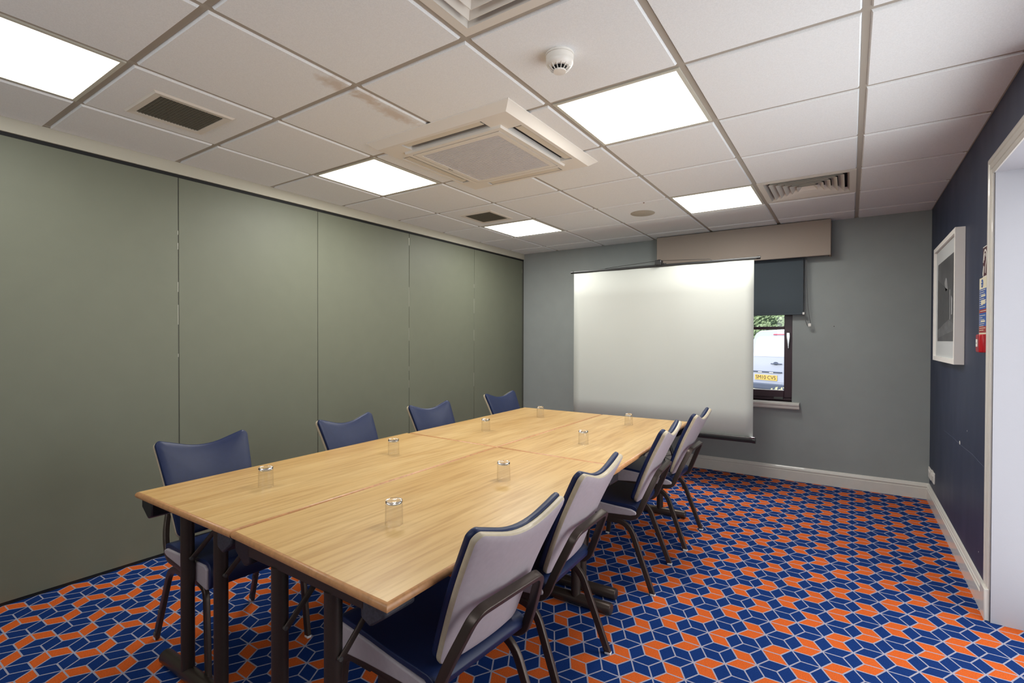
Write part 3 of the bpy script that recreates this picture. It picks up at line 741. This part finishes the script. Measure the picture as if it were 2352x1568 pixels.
def bmap(off):
    def f(u, v, dep):
        # v up the back, dep outward along the normal (negative = towards sitter)
        y = .145 + v * math.sin(lean) + (dep + off) * math.cos(lean) - .55 * u * u - .03 * math.sin(PI * v / BV) * .35
        z = .455 + v * math.cos(lean) - (dep + off) * math.sin(lean)
        return (u, y, z)
    return f
def make_chair():
    t = empty('conference_chair')
    # seat cushion (navy) and taupe side shell
    def seat_loft(bm, prof, hw, cap=True):
        rows = []
        for (y, z, k) in prof: rows.append([bm.verts.new((x * k, y, z - (.006 if abs(x) > hw * .97 else 0))) for x in [hw * s for s in (-1, -.96, -.8, -.4, 0, .4, .8, .96, 1)]])
        return rows
    bm = bmesh.new()
    prof = [(-.262, .366), (-.272, .385), (-.277, .415), (-.274, .445), (-.262, .461), (-.235, .468), (-.15, .462), (0, .449), (.10, .446), (.140, .444), (.158, .437), (.168, .422), (.164, .404), (.150, .392), (.145, .397), (.13, .425), (0, .432), (-.24, .450), (-.255, .440), (-.255, .366)]
    prism(bm, [Vector((-.196, y, z)) for y, z in prof], (.392, 0, 0))
    s = obj('seat_cushion', bm, M['vinyl'], t, bev=.007, seg=3)
    bm = bmesh.new()
    prof = [(-.254, .362), (-.256, .440), (-.235, .452), (-.1, .444), (.05, .430), (.135, .424), (.162, .412), (.160, .398), (.13, .390), (.0, .384), (-.12, .376)]
    prism(bm, [Vector((-.203, y, z)) for y, z in prof], (.406, 0, 0))
    s = obj('seat_shell', bm, M['shell'], t, bev=.006, seg=3); s['label'] = 'taupe vinyl seat side'
    bm = bmesh.new()
    pillow(bm, back_ol, [(.010, 0), (.003, -.001), (0, -.005), (0, -.013), (.003, -.018), (.012, -.0215), (.04, -.025), (.09, -.027), (.15, -.028)], bmap(0), (0, .19))
    o = obj('backrest_pad', bm, M['vinyl'], t); o['label'] = 'navy vinyl front of backrest'
    bm = bmesh.new()
    pillow(bm, back_ol, [(.010, 0), (.002, .001), (0, .005), (0, .014), (.003, .018)], bmap(0), (0, .19), close=False)
    pillow(bm, back_ol, [(.003, .018), (.010, .0205), (.03, .022), (.08, .023)], bmap(0), (0, .19))
    o = obj('backrest_shell', bm, [M['shell'], M['rim']], t); o['label'] = 'taupe vinyl back of backrest with beige edge'
    me = o.data; nring = len(back_ol) * 4
    for i, p in enumerate(me.polygons):
        if i < nring: p.material_index = 1
    # frame: hoop behind the back running under the seat
    sec = rsec(.018, .027, .16)
    for sx_ in (1,):
        pts = [(-.190, -.17, .374), (-.190, .160, .378), (-.186, .196, .47), (-.142, .261, .622), (.142, .261, .622), (.186, .196, .47), (.190, .160, .378), (.190, -.17, .374)]
        bm = bmesh.new(); sweep(bm, fillet(pts, [.05, .05, .038, .038, .05, .05], 7), rsec(.019, .028, .16), (1, 0, 0)); obj('back_hoop', bm, M['tubemetal'], t)
    for a in (-1, 1):
        bm = bmesh.new(); sweep(bm, fillet([(a * .190, -.10, .368), (a * .192, -.228, .364), (a * .200, -.268, .004)], .05, 8), sec, (1, 0, 0)); l = obj('leg', bm, M['tubemetal'], t)
        bm = B((a * .200 - .010, a * .200 + .010, -.282, -.255, 0, .012)); obj('foot_cap', bm, M['cap'], l, bev=.003)
        bm = bmesh.new(); sweep(bm, fillet([(a * .190, -.06, .352), (a * .190, .118, .352), (a * .204, .25, .004)], .075, 9), sec, (1, 0, 0)); l = obj('leg', bm, M['tubemetal'], t)
        bm = B((a * .204 - .010, a * .204 + .010, .236, .263, 0, .012)); obj('foot_cap', bm, M['cap'], l, bev=.003)
        bm = bmesh.new()
        for (f_, z) in ((.93, .03), (.62, .14)):
            yy = .118 + (.25 - .118) * f_; lathe(bm, [(0, -.009), (.009, -.009), (.009, -.0125), (.006, -.014), (0, -.014)], 14, c=(a * (.190 + .014 * f_), yy, .352 * (1 - f_) + .004), axis='x')
        for v in bm.verts: pass
        if a > 0: bm2 = bm; obj('stacking_buffer', bm2, M['grey_cap'], t)
        else:
            bmesh.ops.scale(bm, verts=bm.verts, vec=(1, 1, 1)); obj('stacking_buffer', bm, M['grey_cap'], t)
    bm = tube((-.188, -.20, .355), (.188, -.20, .355), .008, 10); obj('cross_bar', bm, M['tubemetal'], t)
    return t
chair0 = make_chair()
CH = [  # x, y, rotation, label
    (2.532, -.858, -90 - 4, 'nearest right chair with its taupe back to the camera, cut by the bottom edge'),
    (2.487, -.275, -90 + 2, 'second right chair from the camera, behind the nearest one'),
    (2.462, .690, -90 + 5, 'third right chair from the camera, angled slightly at the table'),
    (2.465, 1.365, -90 + .5, 'farthest right chair overlapping the screen\'s lower edge'),
    (1.305, -.875, 90 - 3, 'nearest left navy chair tucked at the near corner by the partition'),
    (1.345, -.075, 90 + 3, 'second left navy chair at the partition side, before the table joint'),
    (1.325, .630, 90 - 3, 'third left navy chair at the partition side, beyond the table joint'),
    (1.310, 1.520, 90 - 4, 'farthest left navy chair at the partition, by the grey wall corner')]
for i, (x, y, a, lab) in enumerate(CH):
    o = chair0 if i == 0 else copy_tree(chair0)
    o.location = (x, y, 0); o.rotation_euler = (0, 0, math.radians(a)); tag(o, lab, 'chair', 'navy and taupe chairs around the table')

# ---------------------------------------------------------------- glasses (upside down tumblers)
bm = bmesh.new()
lathe(bm, [(.0292, .0005), (.0284, .03), (.0276, .066), (.0274, .075)], 56)
lathe(bm, [(.0278, .0007), (.0270, .03), (.0262, .066)], 56)
lathe(bm, [(.0292, .0005), (.0285, 0), (.0278, .0007)], 56)
gme = obj('drinking_glass', bm, M['thinglass'])
bm = bmesh.new()
lathe(bm, [(0, .0655), (.022, .066), (.0255, .068), (.0274, .0705), (.0275, .0755), (.0262, .0785), (.0235, .0795), (.021, .0775), (0, .0765)], 56)
gbase = obj('glass_base', bm, M['glass'], gme); gbase['label'] = 'thick clear glass base'
GL = [(2.329, -.874, 'nearest drinking glass on the near right table'), (1.581, -.877, 'upturned drinking glass nearest the left front table corner'),
      (1.575, -.186, 'upturned glass left of the middle joint, second in the left row'), (2.329, -.255, 'upturned glass on the near right table, second from the camera'),
      (1.562, .627, 'upturned glass on the far left table, nearer the middle joint'), (2.285, .604, 'upturned glass on the far right table, nearer the middle joint'),
      (1.550, 1.345, 'upturned glass at the far end of the left row, by the grey wall'), (2.261, 1.374, 'upturned glass at the far end of the right row, before the screen')]
for i, (x, y, lab) in enumerate(GL):
    o = gme if i == 0 else copy_tree(gme)
    o.location = (x, y, ZTB + .0004); tag(o, lab, 'glass', 'upturned drinking glasses on the tables')

# ---------------------------------------------------------------- right wall fittings
def facing_wall(bm):  # local x -> world -y, local y -> z, local z -> -x
    pass
t = empty('framed_photograph', (XR, 2.305, 1.575)); tag(t, 'white box frame with a black and white street photograph on the navy wall', 'picture')
hy, hz, d = .452, .402, .047
bm = bmesh.new(); w = .030
for (a, b, c, e) in ((-hy, hy, hz - w, hz), (-hy, hy, -hz, -hz + w), (-hy, -hy + w, -hz + w, hz - w), (hy - w, hy, -hz + w, hz - w)): box(bm, -d, -.001, a, b, c, e)
obj('frame', bm, M['photoframe'], t, smooth=False)
obj('mount', B((-d + .014, -.003, -hy + w, hy - w, -hz + w, hz - w)), M['mount'], t, smooth=False)
pz0, pz1, py = -.265, .275, .335
def pbox(bm, pts, dd): prism(bm, [Vector((-d + .0135, y, z)) for y, z in pts], (-dd, 0, 0))
pr = bmesh.new(); pbox(pr, [(-py, pz0), (py, pz0), (py, pz1), (-py, pz1)], .0008); ph = obj('print', pr, M['photo'], t, smooth=False)
pr = bmesh.new(); pbox(pr, [(py, pz0 + .08), (py, .17), (-.16, .05), (-.16, -.12)], .0012)
obj('print_building', pr, M['photo_dark'], ph, smooth=False)
pr = bmesh.new(); pbox(pr, [(-.10, .07), (-.06, .14), (-.02, .15), (.03, .12), (-.02, .06)], .0012); pbox(pr, [(-.17, .06), (-.185, -.13), (-.20, -.13), (-.20, .06)], .0013); pbox(pr, [(-.23, .02), (-.24, -.10), (-.28, -.10), (-.28, .0)], .0013)
obj('print_highlight', pr, M['photo_light'], ph, smooth=False)
pr = bmesh.new(); pbox(pr, [(py, pz0 + .02), (py, pz0 + .075), (-.15, -.13), (-py, -.16), (-py, -.2)], .0011)
obj('print_street', pr, M['photo_road'], ph, smooth=False)
# sockets
for (y, z, lab) in ((3.235, .235, 'white double socket on the navy wall nearer the far corner'), (3.055, .245, 'white socket plate on the navy wall, nearer the camera of the pair')):
    t = obj('power_socket', B((XR - .010, XR, y - .072, y + .072, z - .043, z + .043)), M['whiteplastic'], bev=.003); t.location = (0, 0, 0); tag(t, lab, 'socket', 'sockets by the skirting')
    o = obj('rocker_switch', B((XR - .014, XR - .009, y - .03, y - .012, z + .008, z + .03), (XR - .014, XR - .009, y + .012, y + .03, z + .008, z + .03)), M['whiteplastic'], t, bev=.001)
# hearing loop sign
def wall_text(s, size, y, z, m, parent, name='lettering', x=XR - .0062):
    bm = text_bm(s, size, .0004); o = obj(name, bm, m, parent, smooth=False)
    o.matrix_basis = Matrix(((0, 0, -1, x), (-1, 0, 0, y), (0, 1, 0, z), (0, 0, 0, 1))); return o
t = empty('hearing_loop_sign'); tag(t, 'maroon sign with a white ear symbol above the notice, half behind the door trim', 'sign')
sy0, sy1 = 1.40, 1.26
obj('board', B((XR - .004, XR, 1.236, 1.366, 1.628, 1.778)), M['white'], t, smooth=False)
obj('sign_face', B((XR - .0048, XR - .0035, 1.240, 1.361, 1.632, 1.773)), M['maroon'], t, smooth=False)
bm = bmesh.new()
ear = [(0, 1.350, 1.70), (0, 1.339, 1.745), (0, 1.312, 1.762), (0, 1.282, 1.745), (0, 1.279, 1.71), (0, 1.302, 1.675), (0, 1.307, 1.645)]
sweep(bm, fillet([(XR - .0052, y, z) for _, y, z in ear], .02, 5), rsec(.0012, .009), (1, 0, 0))
sweep(bm, fillet([(XR - .0052, y, z) for y, z in ((1.332, 1.71), (1.327, 1.735), (1.309, 1.742), (1.297, 1.725))], .015, 5), rsec(.0012, .006), (1, 0, 0))
prism(bm, [Vector((XR - .005, y, z)) for y, z in ((1.359, 1.636), (1.359, 1.65), (1.341, 1.685), (1.329, 1.675), (1.345, 1.633))], (-.001, 0, 0))
obj('ear_symbol', bm, M['white'], t, smooth=False)
t = empty('fire_action_notice'); tag(t, 'tall cream fire notice with blue and red panels above the alarm point', 'sign')
obj('board', B((XR - .004, XR, 1.237, 1.440, 1.345, 1.628)), M['cream'], t, smooth=False)
bm = bmesh.new(); box(bm, XR - .0046, XR - .0038, 1.242, 1.434, 1.470, 1.572); box(bm, XR - .0046, XR - .0038, 1.242, 1.434, 1.385, 1.452); obj('blue_panel', bm, M['blue'], t, smooth=False)
bm = bmesh.new(); box(bm, XR - .0046, XR - .0038, 1.242, 1.434, 1.452, 1.470); box(bm, XR - .0046, XR - .0038, 1.242, 1.434, 1.353, 1.385); obj('red_panel', bm, M['redprint'], t, smooth=False)
bm = bmesh.new(); lathe(bm, [(0, 0), (.021, 0), (.021, -.001), (0, -.001)], 28, c=(XR - .004, 1.375, 1.600), axis='x'); obj('blue_roundel', bm, M['blue'], t, smooth=False)
wall_text('Fire', .013, 1.375, 1.606, M['white'], t, 'roundel_lettering'); wall_text('action', .011, 1.375, 1.592, M['white'], t, 'roundel_lettering')
bm = bmesh.new(); random.seed(3)
z = 1.565
while z > 1.36:
    if not (1.448 < z < 1.474):
        e = random.uniform(1.28, 1.36); box(bm, XR - .0052, XR - .0044, e, 1.424, z - .0014, z + .0014)
    z -= .0105
for (z0, z1) in ((1.532, 1.540), (1.494, 1.516), (1.405, 1.414)): box(bm, XR - .0054, XR - .0044, 1.30, 1.39, z0, z1)
box(bm, XR - .0052, XR - .0044, 1.28, 1.41, 1.4595, 1.4625)
obj('text_lines', bm, M['cream'], t, smooth=False)
t = empty('fire_alarm_call_point'); tag(t, 'red break glass fire alarm point beside the white door trim', 'fire alarm')
bm = bmesh.new(); prism(bm, [Vector((XR - a, y, 1.256)) for y, a in ((1.240, 0), (1.330, 0), (1.330, .022), (1.318, .034), (1.252, .034), (1.240, .022))], (0, 0, .088)); obj('housing', bm, M['red'], t, bev=.004)
obj('label_plate', B((XR - .0355, XR - .033, 1.256, 1.314, 1.262, 1.340)), M['darkred'], t, smooth=False)
pw = obj('press_panel', B((XR - .037, XR - .035, 1.272, 1.306, 1.284, 1.320)), M['white'], t, smooth=False)
obj('black_dot', B((XR - .038, XR - .0365, 1.287, 1.293, 1.298, 1.304)), M['black'], pw, smooth=False)
# paint chips and scratches on the navy wall
wr = bpy.data.objects['wall_right']
bm = bmesh.new(); prism(bm, [Vector((XR + .0005, y, z)) for y, z in ((1.975, .69), (1.985, .705), (1.965, .712), (1.953, .70), (1.957, .69))], (-.0012, 0, 0))
prism(bm, [Vector((XR + .0005, y, z)) for y, z in ((1.745, .800), (1.75, .806), (1.742, .808))], (-.0012, 0, 0)); prism(bm, [Vector((XR + .0005, y, z)) for y, z in ((1.415, .232), (1.42, .238), (1.412, .24))], (-.0012, 0, 0))
obj('paint_chip', bm, M['white'], wr, smooth=False)
bm = bmesh.new(); sweep(bm, [(XR, 2.58, .683), (XR, 2.2, .692), (XR, 1.98, .690), (XR, 1.6, .700), (XR, 1.31, .690)], rsec(.0008, .0016), (1, 0, 0)); obj('scratch', bm, mat('scratch_grey', srgb(84, 92, 112), .6), wr, smooth=False)

# ---------------------------------------------------------------- outside
GZ = .10
struct('car_park_ground', B((-14, 12, YF + .3, 30, GZ - .2, GZ)), M['gravel'], smooth=False)
vx0, vy0, va = 2.113, 9.5, math.radians(-30)
van = empty('parked_van', (vx0, vy0, GZ), -math.radians(30) * -1 * -1)
tag(van, 'silver white van parked outside, seen through the window', 'van')
# local: x right along the rear face, y away (forward of the van), z up; plate centred at x=0
VX0, VX1 = -.41, 1.24; VC = (VX0 + VX1) / 2
bm = bmesh.new()
sec = [(VX0 + .02, .22), (VX0, .35), (VX0, .85), (VX0 + .05, 1.20), (VX0 + .14, 1.37), (VX0 + .24, 1.42), (VC, 1.44), (VX1 - .24, 1.42), (VX1 - .14, 1.37), (VX1 - .05, 1.20), (VX1, .85), (VX1, .35), (VX1 - .02, .22)]
rows = []
for (y, k, dz) in ((.10, .86, -.05), (.02, .965, -.015), (0, 1, 0)): pass
def vrow(y, k, dz): return [bm.verts.new((VC + (x - VC) * k, y, z * (1 if z < .9 else 1) + (dz if z > 1.1 else 0))) for x, z in sec]
R_ = [vrow(.0, .97, -.025), vrow(.03, .99, -.008), vrow(.10, 1, 0), vrow(2.6, 1, .02), vrow(3.0, .97, -.35), vrow(3.9, .92, -.50), vrow(4.0, .88, -.55)]
for A_, B_ in zip(R_, R_[1:]):
    for i in range(len(sec)): bm.faces.new((A_[i], A_[(i + 1) % len(sec)], B_[(i + 1) % len(sec)], B_[i]))
bm.faces.new(R_[0]); bm.faces.new(R_[-1][::-1]); obj('body', bm, M['van'], van)
ol = outline([(VX0 + .10, .88), (VC - .01, .88), (VC - .01, 1.295), (VX0 + .19, 1.295)], [.03, .01, .01, .12], 6)
bm = bmesh.new(); prism(bm, [Vector((x, .006, z)) for x, z in ol], (0, -.012, 0)); obj('rear_window', bm, M['vanglass'], van, smooth=False)
bm = bmesh.new(); prism(bm, [Vector((2 * VC - x, .006, z)) for x, z in ol], (0, -.012, 0)); obj('rear_window', bm, M['vanglass'], van, smooth=False)
bm = bmesh.new(); prism(bm, [Vector((x, .004, z)) for x, z in outline([(VX0 + .07, .36), (VX1 - .07, .36), (VX1 - .07, .54), (VX0 + .07, .54)], [.05] * 4, 4)], (0, -.012, 0)); obj('plate_recess', bm, M['van'], van, smooth=False)
obj('plate_light_bar', B((VX0 + .06, .36, -.03, .01, .55, .575)), M['vangrey'], van, bev=.006)
obj('plate_lamp', B((-.17, -.08, -.034, -.02, .548, .562)), M['whiteplastic'], van, smooth=False); obj('plate_lamp', B((.09, .18, -.034, -.02, .548, .562)), M['whiteplastic'], van, smooth=False)
npl = obj('number_plate', B((-.26, .26, -.022, -.010, .388, .499)), M['plate'], van, bev=.003)
bm = text_bm('SM10 CVS', .112, .001); bmesh.ops.transform(bm, verts=bm.verts, matrix=Matrix(((.98, 0, 0, 0), (0, 0, -1, -.0235), (0, .95, 0, .4435), (0, 0, 0, 1)))); obj('plate_lettering', bm, M['plateblack'], npl, smooth=False)
dh = obj('door_handle', B((.12, .36, -.035, -.005, .725, .745)), M['vangrey'], van, bev=.008)
bm = bmesh.new(); lathe(bm, [(0, 0), (.055, 0), (.055, -.004), (0, -.004)], 24); bmesh.ops.transform(bm, verts=bm.verts, matrix=Matrix(((1, 0, 0, .22), (0, 0, 1, -.004), (0, .6, 0, .742), (0, 0, 0, 1)))); obj('handle_recess', bm, M['vangrey'], dh, smooth=False)
obj('brake_light', B((.17, .73, -.02, .0, 1.322, 1.345)), M['brake'], van, bev=.005)
obj('lower_bumper', B((VX0, VX1, -.05, .04, .20, .325)), M['vangrey'], van, bev=.02)
obj('door_gap', B((VC - .004, VC + .004, -.008, .01, .36, 1.36)), M['vangrey'], van, smooth=False)
for x in (VX0 + .08, VX1 - .08):
    for y in (.7, 3.2):
        bm = bmesh.new(); lathe(bm, [(0, -.09), (.22, -.09), (.29, -.06), (.29, .06), (.22, .09), (0, .09)], 28, c=(x, y, .29), axis='x'); obj('wheel', bm, M['tyre'], van)
# hedge
random.seed(11)
bm = bmesh.new(); nx, nz = 60, 24
grid = [[bm.verts.new((-5 + 12 * i / nx, 14 + random.uniform(-.15, .15), GZ + 3.4 * j / nz)) for i in range(nx + 1)] for j in range(nz + 1)]
for j in range(nz):
    for i in range(nx): bm.faces.new((grid[j][i], grid[j][i + 1], grid[j + 1][i + 1], grid[j + 1][i]))
box(bm, -5, 7, 14.25, 15.2, GZ, GZ + 3.4)
hd = obj('hedge', bm, M['leafdark'], None, smooth=False); tag(hd, 'sunlit green hedge beyond the van outside the window', 'hedge')
bm = bmesh.new()
for k in range(9000):
    x, z = random.uniform(-2.5, 4.0), random.uniform(GZ + 1.0, GZ + 3.0); y = 13.82 + random.uniform(-.12, .1); s = random.uniform(.03, .06)
    n = Vector((random.uniform(-1, 1), -random.uniform(.4, 1.2), random.uniform(-.4, 1))).normalized(); u = n.orthogonal().normalized(); v = n.cross(u)
    c = Vector((x, y, z)); quad(bm, [c - u * s, c - v * s * .5, c + u * s, c + v * s * .5])
lf = obj('leaves', bm, M['leaf'], hd, smooth=False); lf['kind'] = 'stuff'
# low planting in front of the van
bm = bmesh.new()
for k in range(5200):
    x, y = random.uniform(.4, 3.6), random.uniform(6.2, 7.4); z = GZ + abs(random.gauss(0, 1)) * .12 + .04
    z = min(z, .50 - .06 * math.sin(x * 7) - .04 * math.sin(x * 19)); s = random.uniform(.015, .035)
    if random.random() < .5: z = random.uniform(.30, .49 - .05 * math.sin(x * 9))
    n = Vector((random.uniform(-1, 1), -random.uniform(.2, 1), random.uniform(.1, 1))).normalized(); u = n.orthogonal().normalized(); v = n.cross(u)
    c = Vector((x, y, z)); quad(bm, [c - u * s, c - v * s * .6, c + u * s, c + v * s * .6])
t = obj('ground_cover_plants', bm, M['shrub'], None, smooth=False); tag(t, 'low pale planting between the window and the van', 'plants', kind='stuff')
